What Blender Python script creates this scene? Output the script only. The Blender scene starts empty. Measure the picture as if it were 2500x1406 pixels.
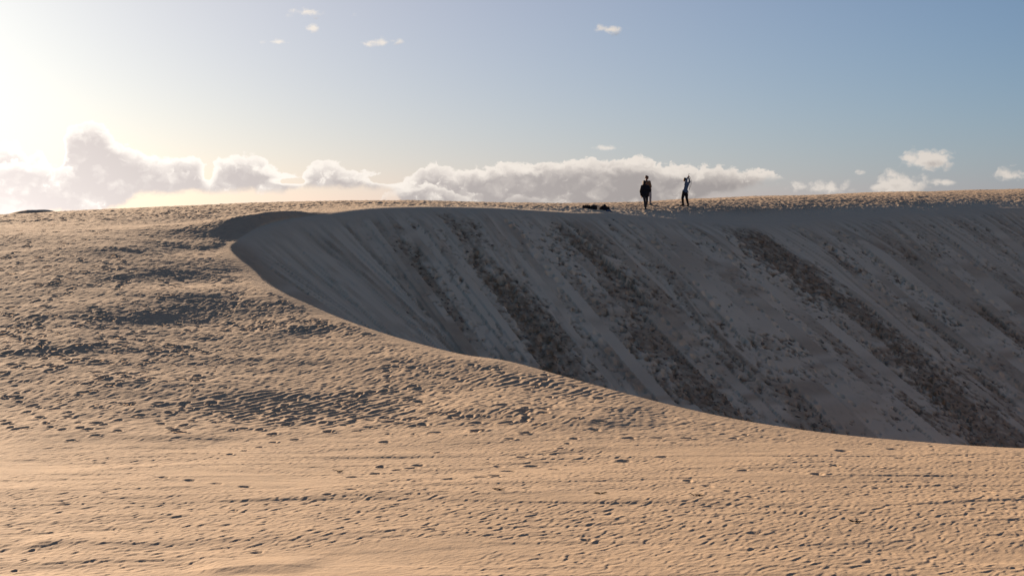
import bpy, bmesh, math, random
import numpy as np
from mathutils import Vector, Matrix

# ------------------------------------------------------------------ camera, sky, sun, exposure
F = 3472.0                 # focal length in photograph pixels (50 mm on a 36 mm sensor)
CX, HY = 1250.0, 545.0     # principal column, horizon row of the photograph
EYE = 6.0                  # eye height above the world origin

scene = bpy.context.scene
cam_data = bpy.data.cameras.new("camera")
cam = bpy.data.objects.new("camera", cam_data)
scene.collection.objects.link(cam)
cam.location = (0, 0, EYE)
cam.rotation_euler = (math.radians(90), 0, 0)
cam_data.sensor_width = 36.0
cam_data.lens = 36.0 * F / 2500.0
cam_data.shift_y = -(703.0 - HY) / 2500.0
cam_data.clip_start = 0.1
cam_data.clip_end = 20000.0
scene.camera = cam

SUN_AZ, SUN_EL = math.radians(-34.0), math.radians(11.8)   # azimuth measured from +Y towards +X
SUN_DIR = Vector((math.sin(SUN_AZ) * math.cos(SUN_EL), math.cos(SUN_AZ) * math.cos(SUN_EL), math.sin(SUN_EL)))

sun_data = bpy.data.lights.new("sun", 'SUN')
sun_data.energy = 4.35
sun_data.angle = math.radians(0.5)
sun_data.color = (1.0, 0.757, 0.540)
sun = bpy.data.objects.new("sun", sun_data)
scene.collection.objects.link(sun)
sun.rotation_euler = (-SUN_DIR).to_track_quat('-Z', 'Y').to_euler()
sun.location = SUN_DIR * 200

scene.view_settings.view_transform = 'Standard'
scene.view_settings.look = 'None'
scene.view_settings.gamma = 1.0
scene.view_settings.exposure = 1.48
scene.view_settings.use_curve_mapping = False
scene.cycles.max_bounces = 4
scene.cycles.diffuse_bounces = 3
scene.cycles.use_denoising = True


def px_dir(px, py):
    u, v = (px - CX) / F, (HY - py) / F
    az = math.atan(u)
    return az, math.atan(v * math.cos(az))


world = bpy.data.worlds.new("World")
scene.world = world
world.use_nodes = True
wt = world.node_tree
wt.nodes.clear()


class NT:
    """small helper to write shader node graphs as expressions"""
    def __init__(self, tree):
        self.t = tree

    def node(self, kind, **props):
        n = self.t.nodes.new(kind)
        for k, v in props.items():
            setattr(n, k, v)
        return n

    def put(self, sock, v):
        if isinstance(v, bpy.types.NodeSocket):
            self.t.links.new(v, sock)
        else:
            sock.default_value = v

    def math(self, op, a, b=None, c=None, clamp=False):
        n = self.node('ShaderNodeMath', operation=op, use_clamp=clamp)
        self.put(n.inputs[0], a)
        if b is not None:
            self.put(n.inputs[1], b)
        if c is not None:
            self.put(n.inputs[2], c)
        return n.outputs[0]

    def vec(self, x, y, z=0.0):
        n = self.node('ShaderNodeCombineXYZ')
        for s, v in zip(n.inputs, (x, y, z)):
            self.put(s, v)
        return n.outputs[0]

    def vmath(self, op, a, b=None, out=0):
        n = self.node('ShaderNodeVectorMath', operation=op)
        self.put(n.inputs[0], a)
        if b is not None:
            self.put(n.inputs[1], b)
        return n.outputs[out]

    def step(self, x, lo, hi):
        n = self.node('ShaderNodeMapRange', interpolation_type='SMOOTHSTEP')
        self.put(n.inputs['Value'], x)
        self.put(n.inputs['From Min'], lo)
        self.put(n.inputs['From Max'], hi)
        return n.outputs['Result']

    def mix(self, f, a, b, blend='MIX'):
        n = self.node('ShaderNodeMix', data_type='RGBA', blend_type=blend)
        self.put(n.inputs[0], f)
        for s, v in ((n.inputs[6], a), (n.inputs[7], b)):
            if not isinstance(v, bpy.types.NodeSocket) and len(v) == 3:
                v = (*v, 1.0)
            self.put(s, v)
        return n.outputs[2]

    def noise(self, vec, scale, detail=2.0, rough=0.5, out='Fac', dist=0.0):
        n = self.node('ShaderNodeTexNoise')
        self.put(n.inputs['Vector'], vec)
        n.inputs['Scale'].default_value = scale
        n.inputs['Detail'].default_value = detail
        n.inputs['Roughness'].default_value = rough
        n.inputs['Distortion'].default_value = dist
        return n.outputs[out]

    def curve(self, x, pts):
        n = self.node('ShaderNodeFloatCurve')
        self.put(n.inputs['Value'], x)
        c = n.mapping.curves[0]
        while len(c.points) < len(pts):
            c.points.new(0.5, 0.5)
        for p, (a, b) in zip(c.points, pts):
            p.location = (a, b)
            p.handle_type = 'VECTOR'
        n.mapping.update()
        return n.outputs[0]


def build_world():
    w = NT(wt)
    sky = w.node('ShaderNodeTexSky', sky_type='NISHITA')
    sky.sun_disc = False
    sky.sun_elevation = SUN_EL
    sky.sun_rotation = SUN_AZ            # clockwise from +Y
    sky.altitude = 30
    sky.air_density = 1.0
    sky.dust_density = 0.3
    sky.ozone_density = 1.5
    col = sky.outputs[0]
    tc = w.node('ShaderNodeTexCoord')
    d = tc.outputs['Generated']
    sep = w.node('ShaderNodeSeparateXYZ')
    w.put(sep.inputs[0], d)
    X, Y, Z = sep.outputs
    az = w.math('ARCTAN2', X, Y)
    el = w.math('ARCSINE', Z)
    # forward scattering in thin haze round the sun
    cosang = w.vmath('DOT_PRODUCT', d, tuple(SUN_DIR), out=1)
    glow = w.math('POWER', w.math('MAXIMUM', cosang, 0.0), 20.0)
    glow2 = w.math('POWER', w.math('MAXIMUM', cosang, 0.0), 5.0)
    col = w.mix(1.0, col, (SKY_TINT[0], SKY_TINT[1], SKY_TINT[2]), 'MULTIPLY')
    gcol = w.node('ShaderNodeVectorMath', operation='SCALE')
    gcol.inputs[0].default_value = GLOW_A
    w.put(gcol.inputs['Scale'], glow)
    gcol2 = w.node('ShaderNodeVectorMath', operation='SCALE')
    gcol2.inputs[0].default_value = GLOW_B
    w.put(gcol2.inputs['Scale'], glow2)
    col = w.vmath('ADD', col, gcol.outputs[0])
    col = w.vmath('ADD', col, gcol2.outputs[0])
    # low haze whitens the sky towards the horizon
    hz = w.math('MULTIPLY', w.math('EXPONENT', w.math('MULTIPLY', w.math('MAXIMUM', el, 0.0), -13.0)), w.math('MULTIPLY_ADD', glow2, 0.6, 0.4))
    gcol3 = w.node('ShaderNodeVectorMath', operation='SCALE')
    gcol3.inputs[0].default_value = GLOW_C
    w.put(gcol3.inputs['Scale'], hz)
    col = w.vmath('ADD', col, gcol3.outputs[0])

    # ---- clouds, in angles (radians); outside the view the bank repeats mirrored
    half = 0.40
    t = w.math('PINGPONG', w.math('ADD', az, half), 2 * half)
    t = w.math('DIVIDE', t, 2 * half)
    EL = 0.08

    def prof(pts):
        out = []
        for px, py in pts:
            a, e = px_dir(px, py)
            out.append(((a + half) / (2 * half), max(0.0, e / EL + 0.1)))
        return [(0.0, out[0][1])] + [p for p in out if 0 < p[0] < 1] + [(1.0, out[-1][1])]

    PXR = 1.0 / F
    p = w.vec(az, w.math('MULTIPLY', el, 1.3), 0.0)

    def noise2(vec, scale, detail, rough, offset=0.0):
        n = w.node('ShaderNodeTexNoise', noise_dimensions='2D')
        w.put(n.inputs['Vector'], vec if not offset else w.vmath('ADD', vec, (offset, offset * 0.7, 0.0)))
        n.inputs['Scale'].default_value = scale
        n.inputs['Detail'].default_value = detail
        n.inputs['Roughness'].default_value = rough
        return w.math('SUBTRACT', n.outputs['Fac'], 0.5)

    def puffs(vec, scale, offset=0.0):
        v = w.node('ShaderNodeTexVoronoi', feature='F1', voronoi_dimensions='2D')
        w.put(v.inputs['Vector'], vec if not offset else w.vmath('ADD', vec, (offset, offset * 0.7, 0.0)))
        v.inputs['Scale'].default_value = scale
        return w.math('SUBTRACT', 0.40, v.outputs['Distance'])

    # curled edges: fold the plane a little before looking the fields up
    wx = noise2(p, 90.0, 3.0, 0.6)
    wy = noise2(p, 90.0, 3.0, 0.6, 3.7)
    pw = w.vec(w.math('MULTIPLY_ADD', wx, 0.010, az), w.math('MULTIPLY_ADD', wy, 0.010, w.math('MULTIPLY', el, 1.3)), 0.0)
    fine = noise2(pw, 170.0, 5.0, 0.62)
    lump = w.math('MULTIPLY_ADD', puffs(pw, 150.0), 0.55, puffs(pw, 62.0))
    ragged = w.math('MULTIPLY_ADD', fine, 1.3, w.math('MULTIPLY', lump, 1.0))   # about -0.8 .. 0.8
    soft = noise2(pw, 38.0, 4.0, 0.55, 1.3)

    bw = w.node('ShaderNodeRGBToBW')
    w.put(bw.inputs[0], col)
    lum = bw.outputs[0]

    def scaled(c, s):
        n = w.node('ShaderNodeVectorMath', operation='SCALE')
        n.inputs[0].default_value = c
        w.put(n.inputs['Scale'], s)
        return n.outputs[0]
    # a lit edge is brighter than the sky behind it, a thick body is about as bright as the sky
    rim = w.vmath('ADD', scaled(RIM_K, lum), RIM_ADD)
    body = w.vmath('ADD', scaled(BODY_K, lum), BODY_ADD)

    def lay(col, alpha, shade):
        return w.mix(alpha, col, w.mix(shade, rim, body))

    def bank(col, top_pts, bot_pts, rim_px, gaps=(), soft_px=40.0, fade=12.0, opacity=1.0):
        top = w.math('MULTIPLY', w.math('SUBTRACT', w.curve(t, prof(top_pts)), 0.1), EL)
        bot = w.math('MULTIPLY', w.math('SUBTRACT', w.curve(t, prof(bot_pts)), 0.1), EL)
        below = w.math('SUBTRACT', top, el)                         # depth under the lit top
        below = w.math('MULTIPLY_ADD', ragged, 19 * PXR, below)
        above = w.math('MULTIPLY_ADD', soft, soft_px * PXR, w.math('SUBTRACT', el, bot))
        above = w.math('MULTIPLY_ADD', fine, 12 * PXR, above)
        for (gx, gy, rx, ry, k) in gaps:
            a, e = px_dir(gx, gy)
            u = w.math('MULTIPLY', w.math('SUBTRACT', az, a), F / rx)
            v = w.math('MULTIPLY', w.math('SUBTRACT', el, e), F / ry)
            g = w.step(w.vmath('LENGTH', w.vec(u, v), out=1), 1.6, 0.2)
            below = w.math('MULTIPLY_ADD', g, -k * PXR, below)
        alpha = w.math('MULTIPLY', w.step(below, -2 * PXR, 6 * PXR), w.step(above, -10 * PXR, fade * PXR))
        if opacity < 1:
            alpha = w.math('MULTIPLY', alpha, opacity)
        shade = w.step(w.math('MULTIPLY_ADD', soft, 46 * PXR, below), 4 * PXR, rim_px * PXR)
        shade = w.math('MULTIPLY', shade, w.step(w.math('MULTIPLY_ADD', fine, 0.5, soft), 0.34, 0.10))
        shade = w.math('MULTIPLY', shade, w.math('MULTIPLY_ADD', w.math('MULTIPLY_ADD', lump, -0.4, w.math('MULTIPLY', soft, -1.3)), 1.0, 0.95, clamp=True))
        return lay(col, alpha, shade)

    col = bank(col, BANK_TOP, BANK_BOT, 44, BANK_GAPS)
    col = bank(col, FRONT_TOP, FRONT_BOT, 30, (), 55.0, 60.0)
    iso = dark = None
    for (cx, cy, rx, rt, rb, k) in CLOUDS:
        a, e = px_dir(cx, cy)
        u = w.math('MULTIPLY', w.math('SUBTRACT', az, a), F / rx)
        dy = w.math('SUBTRACT', el, e)
        v = w.math('MAXIMUM', w.math('MULTIPLY', dy, F / rt), w.math('MULTIPLY', dy, -F / rb))
        q = w.math('MULTIPLY_ADD', w.vmath('LENGTH', w.vec(u, v), out=1), -k, k)
        # the side away from the sun, below and to the right, is in the cloud's own shade
        g = w.math('MULTIPLY_ADD', u, 0.75, w.math('MULTIPLY_ADD', dy, -1.15 * F / rt, w.math('MULTIPLY', q, 0.6 if k > 2 else 0.3)))
        iso = q if iso is None else w.math('MAXIMUM', iso, q)
        g = w.math('MULTIPLY', g, w.math('GREATER_THAN', q, -1.2))
        dark = g if dark is None else w.math('MAXIMUM', dark, g)
    iso_d = w.math('MULTIPLY_ADD', ragged, 1.25, iso)
    iso_d = w.math('MULTIPLY_ADD', wx, 1.6, iso_d)
    dark = w.math('MULTIPLY_ADD', soft, 1.4, w.math('MULTIPLY_ADD', ragged, 0.4, dark))
    col = lay(col, w.math('MULTIPLY', w.step(iso_d, 0.0, 1.35), 0.95), w.step(dark, 0.8, 2.2))
    # below the horizon: sand-coloured ground light
    bg = w.node('ShaderNodeBackground')
    w.put(bg.inputs['Color'], col)
    bg.inputs['Strength'].default_value = SKY_STRENGTH
    out = w.node('ShaderNodeOutputWorld')
    wt.links.new(bg.outputs[0], out.inputs[0])
    world.cycles.sampling_method = 'MANUAL'
    world.cycles.sample_map_resolution = 512


SKY_STRENGTH = 0.05
SKY_TINT = (0.362, 0.465, 0.612)
GLOW_A = (1.0, 1.6, 1.4)
GLOW_B = (3.3, 1.62, 0.1)
GLOW_C = (0.0, -0.65, 2.3)
RIM_K, RIM_ADD = (0.75, 0.71, 0.66), (3.1, 2.75, 2.45)
BODY_K, BODY_ADD = (0.705, 0.63, 0.595), (0.1, 0.15, 0.22)
BANK_TOP = [(-140, 400), (-60, 350), (0, 345), (45, 352), (70, 378), (95, 362), (130, 357), (155, 350), (165, 318),
            (190, 298), (225, 296), (250, 298), (270, 322), (300, 345), (350, 372), (400, 388), (440, 371), (482, 378),
            (500, 396), (508, 412), (520, 394), (555, 379), (585, 377), (640, 384), (665, 402), (705, 420), (730, 432), (738, 424), (748, 402),
            (800, 391), (835, 402), (870, 412), (920, 424), (960, 434), (1005, 432), (1030, 404), (1070, 400),
            (1110, 416), (1135, 412), (1200, 400), (1300, 394), (1400, 390), (1470, 388), (1505, 383), (1550, 378),
            (1592, 390), (1620, 403), (1700, 402), (1800, 408), (1900, 421), (1960, 470), (2040, 560), (2640, 560)]
BANK_BOT = [(-140, 540), (200, 520), (300, 503), (335, 478), (520, 470), (545, 463), (720, 465), (760, 455),
            (850, 458), (935, 458), (970, 480), (1000, 530), (1480, 530), (1620, 520), (1700, 490), (1780, 470), (1900, 432),
            (1930, 425), (2640, 425)]
FRONT_TOP = [(-140, 430), (-40, 400), (0, 398), (45, 392), (90, 400), (130, 404), (165, 412), (190, 424), (215, 445), (250, 475), (300, 560),
             (880, 560), (930, 480), (965, 462), (1000, 448), (1045, 442), (1085, 452), (1115, 468), (1150, 486), (1190, 500), (1225, 496), (1240, 484),
             (1262, 472), (1300, 474), (1335, 490), (1365, 500), (1390, 478), (1415, 446), (1440, 424), (1485, 406), (1545, 402), (1600, 410), (1650, 416),
             (1690, 410), (1730, 426), (1775, 442), (1830, 470), (1880, 560), (2640, 560)]
FRONT_BOT = [(-140, 450), (100, 446), (205, 440), (260, 450), (900, 500), (1100, 505), (1350, 500), (1400, 448), (1450, 432), (1500, 438), (1640, 436), (1740, 430), (1880, 440), (2640, 440)]
BANK_GAPS = [(30, 472, 55, 26, 70), (138, 388, 26, 34, 60), (150, 436, 40, 9, 40), (508, 440, 22, 34, 34), (700, 444, 55, 8, 40), (930, 440, 40, 10, 30)]
CLOUDS = [(748, 29, 48, 15, 15, 1.6), (765, 69, 24, 10, 8, 1.2), (678, 103, 34, 8, 8, 1.3), (935, 103, 52, 10, 10, 1.2),
          (1487, 72, 50, 11, 14, 1.4), (1488, 362, 42, 8, 7, 1.2), (2270, 398, 72, 34, 20, 2.2), (2190, 452, 78, 40, 30, 2.2),
          (2005, 460, 84, 22, 12, 1.4), (2305, 446, 60, 9, 9, 1.2), (2470, 432, 42, 24, 14, 1.5), (864, 34, 12, 9, 9, 1.0),
          (2105, 419, 22, 8, 7, 1.0)]
build_world()

# ------------------------------------------------------------------ helpers
def link(o, parent=None):
    scene.collection.objects.link(o)
    if parent is not None:
        o.parent = parent
    return o


rng = np.random.default_rng(11)
_tables = {}


def perlin(x, y, seed=0):
    if seed not in _tables:
        a = np.random.default_rng(1000 + seed).random((256, 256)) * 2 * np.pi
        _tables[seed] = (np.cos(a).astype(np.float32), np.sin(a).astype(np.float32))
    gx, gy = _tables[seed]
    xi = np.floor(x)
    yi = np.floor(y)
    fx = (x - xi).astype(np.float32)
    fy = (y - yi).astype(np.float32)
    xi = xi.astype(np.int32) & 255
    yi = yi.astype(np.int32) & 255
    x1 = (xi + 1) & 255
    y1 = (yi + 1) & 255
    u = fx * fx * fx * (fx * (fx * 6 - 15) + 10)
    v = fy * fy * fy * (fy * (fy * 6 - 15) + 10)
    n00 = gx[xi, yi] * fx + gy[xi, yi] * fy
    n10 = gx[x1, yi] * (fx - 1) + gy[x1, yi] * fy
    n01 = gx[xi, y1] * fx + gy[xi, y1] * (fy - 1)
    n11 = gx[x1, y1] * (fx - 1) + gy[x1, y1] * (fy - 1)
    a = n00 + u * (n10 - n00)
    b = n01 + u * (n11 - n01)
    return (a + v * (b - a)) * 1.5


def fbm(x, y, seed=0, octaves=3, gain=0.5):
    s, a = 0.0, 1.0
    for i in range(octaves):
        s = s + a * perlin(x * 2 ** i, y * 2 ** i, seed + i)
        a *= gain
    return s


def sstep(x, a, b):
    t = np.clip((x - a) / (b - a), 0, 1)
    return t * t * (3 - 2 * t)


# ------------------------------------------------------------------ the dune as a height field (eye-relative)
# brink of the slip face: photograph pixel and its distance, from the near right rim round the nose to the far right
BRINK = [(2500, 1096, 29.0), (2200, 1075, 30.0), (2000, 1055, 31.0), (1800, 1025, 32.5), (1600, 980, 34.5), (1400, 925, 37.0),
         (1240, 882, 39.5), (1130, 866, 40.5), (1000, 833, 42.5), (880, 795, 45.0), (750, 742, 48.5), (680, 708, 51.0),
         (620, 662, 55.5), (585, 634, 57.6), (563, 612, 59.8), (560, 600, 61.0), (575, 589, 62.3), (592, 578, 63.4), (623, 558, 64.9),
         (653, 545, 66.0), (696, 535, 67.4), (756, 528, 68.9), (816, 519, 70.2), (900, 508, 71.6), (1000, 505, 73.0), (1120, 506, 74.5),
         (1250, 510, 76.0), (1420, 522, 78.2), (1600, 531, 80.8), (1750, 540, 83.6), (1850, 545, 85.8), (1950, 540, 88.2),
         (2100, 527, 92.0), (2300, 517, 96.5), (2500, 508, 101.0)]


def unproject(px, py, D):
    return (px - CX) / F * D, D, (HY - py) / F * D


ctrl = [unproject(*b) for b in BRINK]
for px in (-700, -300, 0, 600, 1250, 1900, 2500, 2900, 3300):
    ctrl += [unproject(px, 1406, 17.0), unproject(px, 1290, 19.9), unproject(px, 1180, 24.0)]
    ctrl.append(((px - CX) / F * 9, 9.0, -3.2))
for px in (-700, -300, 0, 300):
    for py, D in ((1096, 28.5), (1000, 33.0), (925, 36.2), (835, 41.0), (740, 46.4), (665, 52.6), (600, 59.0), (560, 65.0)):
        ctrl.append(unproject(px, py, D))
for px, py, D in ((600, 1096, 28.5), (1100, 1096, 28.5), (1500, 1080, 29.2), (600, 1000, 33.5), (900, 960, 35.3), (560, 900, 38.5), (520, 800, 45.0), (480, 700, 52.5),
                  (450, 620, 60.0), (480, 560, 68.0), (500, 540, 72)):
    ctrl.append(unproject(px, py, D))
SKYLINE = [(-700, 545, 84), (-300, 536, 86), (0, 527, 88), (150, 517, 88), (300, 510, 88), (500, 501, 88), (700, 494, 86), (830, 490, 84),
           (950, 492, 84), (1050, 497, 88), (1150, 500, 92), (1300, 502, 95), (1430, 500, 97), (1560, 494, 100), (1700, 487, 105),
           (1900, 480, 111), (2100, 473, 117), (2300, 467, 121), (2500, 462, 125), (2900, 452, 130), (3300, 445, 135)]
for px, py, D in SKYLINE:
    x, y, z = unproject(px, py, D)
    ctrl.append((x, y, z))
    ctrl.append((x * (D + 22) / D, D + 22, z - 0.35))
    ctrl.append((x * (D + 60) / D, D + 60, z - 2.2))
for px, py, D in ((1575, 512, 84.0), (1588, 501, 88.0), (1672, 503, 88.0), (1460, 514, 79.7), (1900, 517, 90.0), (2050, 509, 93.6), (2200, 503, 96.7), (2350, 498, 99.9), (2500, 494, 103.2),
                  (300, 535, 73), (0, 545, 71)):
    ctrl.append(unproject(px, py, D))
CP = np.array(ctrl)


def tps_fit(P, lam=0.02):
    n = len(P)
    r = np.hypot(P[:, None, 0] - P[None, :, 0], P[:, None, 1] - P[None, :, 1])
    K = np.where(r > 0, r * r * np.log(r + 1e-9), 0) + lam * np.eye(n) * n
    A = np.zeros((n + 3, n + 3))
    A[:n, :n] = K
    A[:n, n] = A[n, :n] = 1
    A[:n, n + 1:] = P[:, :2]
    A[n + 1:, :n] = P[:, :2].T
    return np.linalg.solve(A, np.concatenate([P[:, 2], np.zeros(3)]))


TW = tps_fit(CP)


def chunked(fn, x, y, size=16384):
    """evaluate in pieces that stay in the processor cache"""
    parts = [fn(x[i:i + size], y[i:i + size]) for i in range(0, len(x), size)]
    if isinstance(parts[0], tuple):
        return tuple(np.concatenate(q) for q in zip(*parts))
    return np.concatenate(parts)


def tps(x, y):
    n = len(CP)
    out = (TW[n] + TW[n + 1] * x + TW[n + 2] * y).astype(np.float32)
    x = x.astype(np.float32)
    y = y.astype(np.float32)
    for i in range(n):
        r2 = (x - np.float32(CP[i, 0])) ** 2 + (y - np.float32(CP[i, 1])) ** 2
        out += np.float32(0.5 * TW[i]) * r2 * np.log(r2 + np.float32(1e-9))
    return out


def z_out(x, y):
    """ground outside the slip face; wrapped calmly where the photograph shows nothing"""
    r = np.hypot(x, y)
    az = np.arctan2(x, y)
    a = np.abs(az)
    lim = 0.42
    ac = np.where(a < lim, a, lim + 0.06 * np.sin(np.clip((a - lim) / 0.5, 0, np.pi / 2)))
    ac = ac * np.where(a > 1.2, np.clip((np.pi - a) / (np.pi - 1.2), 0, 1), 1.0)
    az2 = np.sign(az) * ac
    rc = np.clip(r, 9.0, 150.0)
    z = tps(rc * np.sin(az2), rc * np.cos(az2))
    zin = -1.65
    t = sstep(r, 0.5, 9.0)
    z = np.where(r < 9.0, zin + (z - zin) * t, z)
    far = np.clip(r - 150.0, 0, None)
    z = z - 9.0 * (1 - np.exp(-far / 150.0))
    return z.astype(np.float32)


def catmull(P, n=8):
    P = np.vstack([2 * P[0] - P[1], P, 2 * P[-1] - P[-2]])
    out = []
    for i in range(1, len(P) - 2):
        p0, p1, p2, p3 = P[i - 1:i + 3]
        for t in np.linspace(0, 1, n, endpoint=False):
            out.append(0.5 * (2 * p1 + (p2 - p0) * t + (2 * p0 - 5 * p1 + 4 * p2 - p3) * t * t + (3 * p1 - p0 - 3 * p2 + p3) * t ** 3))
    out.append(P[-2])
    return np.array(out)


bw = np.array([unproject(*b) for b in BRINK])
NPRE = 6
bxy = np.vstack([[[95, 40], [60, 28.2], [36, 27.2], [24, 27.6], [17, 28.15], [13.2, 28.6]], bw[:, :2], [[62, 112], [95, 118], [120, 100], [122, 65], [95, 40]]])
bpx = np.array([b[0] for b in BRINK])
dense = catmull(bxy, 5)
seg_len = np.hypot(*np.diff(dense, axis=0).T)
S_AT = np.concatenate([[0], np.cumsum(seg_len)])
NOSE = S_AT[(NPRE + 14) * 5 + 2]          # arc length at the nose of the brink


def s_of_far_px(px):
    i0 = 16
    idx = np.interp(px, bpx[i0:], np.arange(i0, len(bpx)))
    return np.interp((idx + NPRE) * 5, np.arange(len(S_AT)), S_AT)


bz = z_out(dense[:, 0], dense[:, 1])


def brink_coords(x, y):
    """signed distance to the brink (positive inside), then distance and arc length for the far wall and for the near rim"""
    x = x.astype(np.float32)
    y = y.astype(np.float32)
    best = np.full(x.shape, 1e9, np.float32)
    d = np.full(x.shape, 1e9, np.float32)
    s = np.zeros(x.shape, np.float32)
    near_d = np.full(x.shape, 1e9, np.float32)
    near_s = np.zeros(x.shape, np.float32)
    inside = np.zeros(x.shape, bool)
    for i in range(len(dense) - 1):
        ax, ay = dense[i]
        ex, ey = dense[i + 1] - dense[i]
        L2 = ex * ex + ey * ey
        if L2 < 1e-9:
            continue
        dx = x - np.float32(ax)
        dy = y - np.float32(ay)
        t = np.clip((dx * np.float32(ex) + dy * np.float32(ey)) / np.float32(L2), 0, 1)
        d2 = (dx - t * np.float32(ex)) ** 2 + (dy - t * np.float32(ey)) ** 2
        if S_AT[i] >= NOSE - 0.01:
            # the wall is the envelope of repose slopes hung from every brink point
            di = np.sqrt(d2)
            e = di - (np.float32(bz[i]) + t * np.float32(bz[i + 1] - bz[i])) / np.float32(0.61)
            m = e < best
            best = np.where(m, e, best)
            d = np.where(m, di, d)
            s = np.where(m, np.float32(S_AT[i]) + t * np.float32(math.sqrt(L2)), s)
        else:
            m = d2 < near_d
            near_d = np.where(m, d2, near_d)
            near_s = np.where(m, np.float32(S_AT[i]) + t * np.float32(math.sqrt(L2)), near_s)
        if abs(ey) > 1e-9:
            c = (ay > y) != (ay + ey > y)
            inside ^= c & (dx < np.float32(ex / ey) * dy)
    dn = np.sqrt(near_d)
    return np.where(inside, 1, -1) * np.minimum(d, dn), d, s, dn, near_s


FLOOR = -17.0


def slip_drop(d, s):
    far = sstep(s, NOSE, NOSE + 25)
    w = 0.25 + 2.0 * far
    d = np.maximum(d, 0)
    steep = 0.61
    m0 = 0.20 * far
    return m0 * d + (steep - m0) * (np.sqrt(d * d + w * w) - w)


# wind-built drifts outside the face: (crest pixels, height, upwind width, lee width)
DRIFTS = [
    ([(400, 722), (520, 704), (620, 690), (700, 712), (790, 748)], 0.15, 4.0, 4.0),
    ([(505, 552), (560, 532), (620, 523), (700, 517), (770, 511), (850, 504)], 0.46, 7.0, 2.8),
    ([(480, 607), (520, 596), (552, 592)], 0.05, 3.0, 1.0),
    ([(430, 640), (500, 632), (560, 640)], 0.015, 3.0, 0.9),
    ([(400, 680), (480, 668), (560, 660)], 0.015, 3.0, 0.9),
    ([(560, 842), (640, 820), (720, 798), (840, 792), (930, 818)], 0.11, 4.0, 1.3),
    ([(470, 905), (600, 880), (760, 862), (900, 866), (1040, 884), (1180, 898), (1300, 918)], 0.075, 5.0, 3.0),
    ([(0, 860), (120, 846), (240, 840)], 0.07, 4.0, 1.2),
    ([(250, 1020), (400, 985), (560, 960), (700, 945)], 0.05, 5.0, 1.6),
    ([(1000, 985), (1200, 1000), (1400, 1020), (1560, 1030)], 0.10, 5.0, 1.4),
    ([(0, 1070), (150, 1060), (330, 1062), (480, 1075)], 0.08, 5.0, 1.8),
    ([(60, 1318), (130, 1322), (190, 1332), (215, 1370)], 0.05, 1.2, 0.8),
    ([(480, 1395), (640, 1385), (760, 1388)], 0.05, 1.5, 0.35),
]


def ray_ground(px, py, h=0.0):
    D = np.arange(12.0, 150.0, 0.05)
    x = (px - CX) / F * D
    zr = (HY - py) / F * D
    g = z_out(x, D) + h
    k = np.nonzero(g >= zr)[0]
    i = k[0] if len(k) else len(D) - 1
    return x[i], D[i]


drift_world = []
for pts, h, wu, wl in DRIFTS:
    P = np.array([ray_ground(px, py, h) for px, py in pts])
    drift_world.append((catmull(P, 4), h, wu, wl))


def drift_height(x, y):
    z = np.zeros(x.shape, np.float32)
    for P, h, wu, wl in drift_world:
        m = np.nonzero((x > P[:, 0].min() - 7) & (x < P[:, 0].max() + 7) & (y > P[:, 1].min() - 7) & (y < P[:, 1].max() + 7))[0]
        if not len(m):
            continue
        xs, ys = x[m], y[m]
        best = np.full(xs.shape, 1e9)
        sg = np.zeros(xs.shape)
        tt = np.zeros(xs.shape)
        n = len(P) - 1
        for i in range(n):
            e = P[i + 1] - P[i]
            L2 = e @ e
            tr = ((xs - P[i, 0]) * e[0] + (ys - P[i, 1]) * e[1]) / L2
            t = np.clip(tr, 0, 1)
            ddx = xs - P[i, 0] - t * e[0]
            ddy = ys - P[i, 1] - t * e[1]
            d2 = ddx ** 2 + ddy ** 2
            k = d2 < best
            best = np.where(k, d2, best)
            sg = np.where(k, e[0] * ddy - e[1] * ddx, sg)      # >0 on the left of the walking direction: upwind
            tt = np.where(k, (i + tr) / n, tt)
        d = np.sqrt(best)
        wob = 0.35 * perlin(xs * 0.6, ys * 0.6, 77)
        up = np.clip(1 - d / wu, 0, 1)
        up = up * up * (3 - 2 * up)
        lee = np.clip(1 - (d + wob * np.clip(d, 0, 0.5)) / wl, 0, 1)
        lee = lee ** 1.15
        taper = sstep(tt, -0.10, 0.25) * sstep(-tt, -1.10, -0.72)
        z[m] += (h * np.where(sg > 0, up, lee) * taper).astype(np.float32)
    return z


def z_base(x, y, bc=None, zo=None):
    if bc is None:
        bc = brink_coords(x, y)
        zo = z_out(x, y)
    d, df, s, dn, sn = bc
    zo = zo + drift_height(x, y) * sstep(-d, -0.3, 0.8)
    zi = np.interp(s, S_AT, bz).astype(np.float32) - slip_drop(df, s)
    zn = np.interp(sn, S_AT, bz).astype(np.float32) - 1.0 * (np.sqrt(dn * dn + 0.04) - 0.2)
    zi = np.maximum(zi, zn)
    q = (zi - FLOOR) / 2.0
    zi = FLOOR + 2.0 * np.where(q > 20, q, np.log1p(np.exp(np.clip(q, -30, 20))))
    return np.where(d > 0, zi, zo)


# ---- polar grid, fine inside the view
def arr(*parts):
    return np.concatenate(parts)


def ramp(r0, r1, d0, d1):
    out = [r0]
    while out[-1] < r1:
        t = (out[-1] - r0) / (r1 - r0)
        out.append(out[-1] + d0 + (d1 - d0) * t)
    return np.array(out[:-1])


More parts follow.
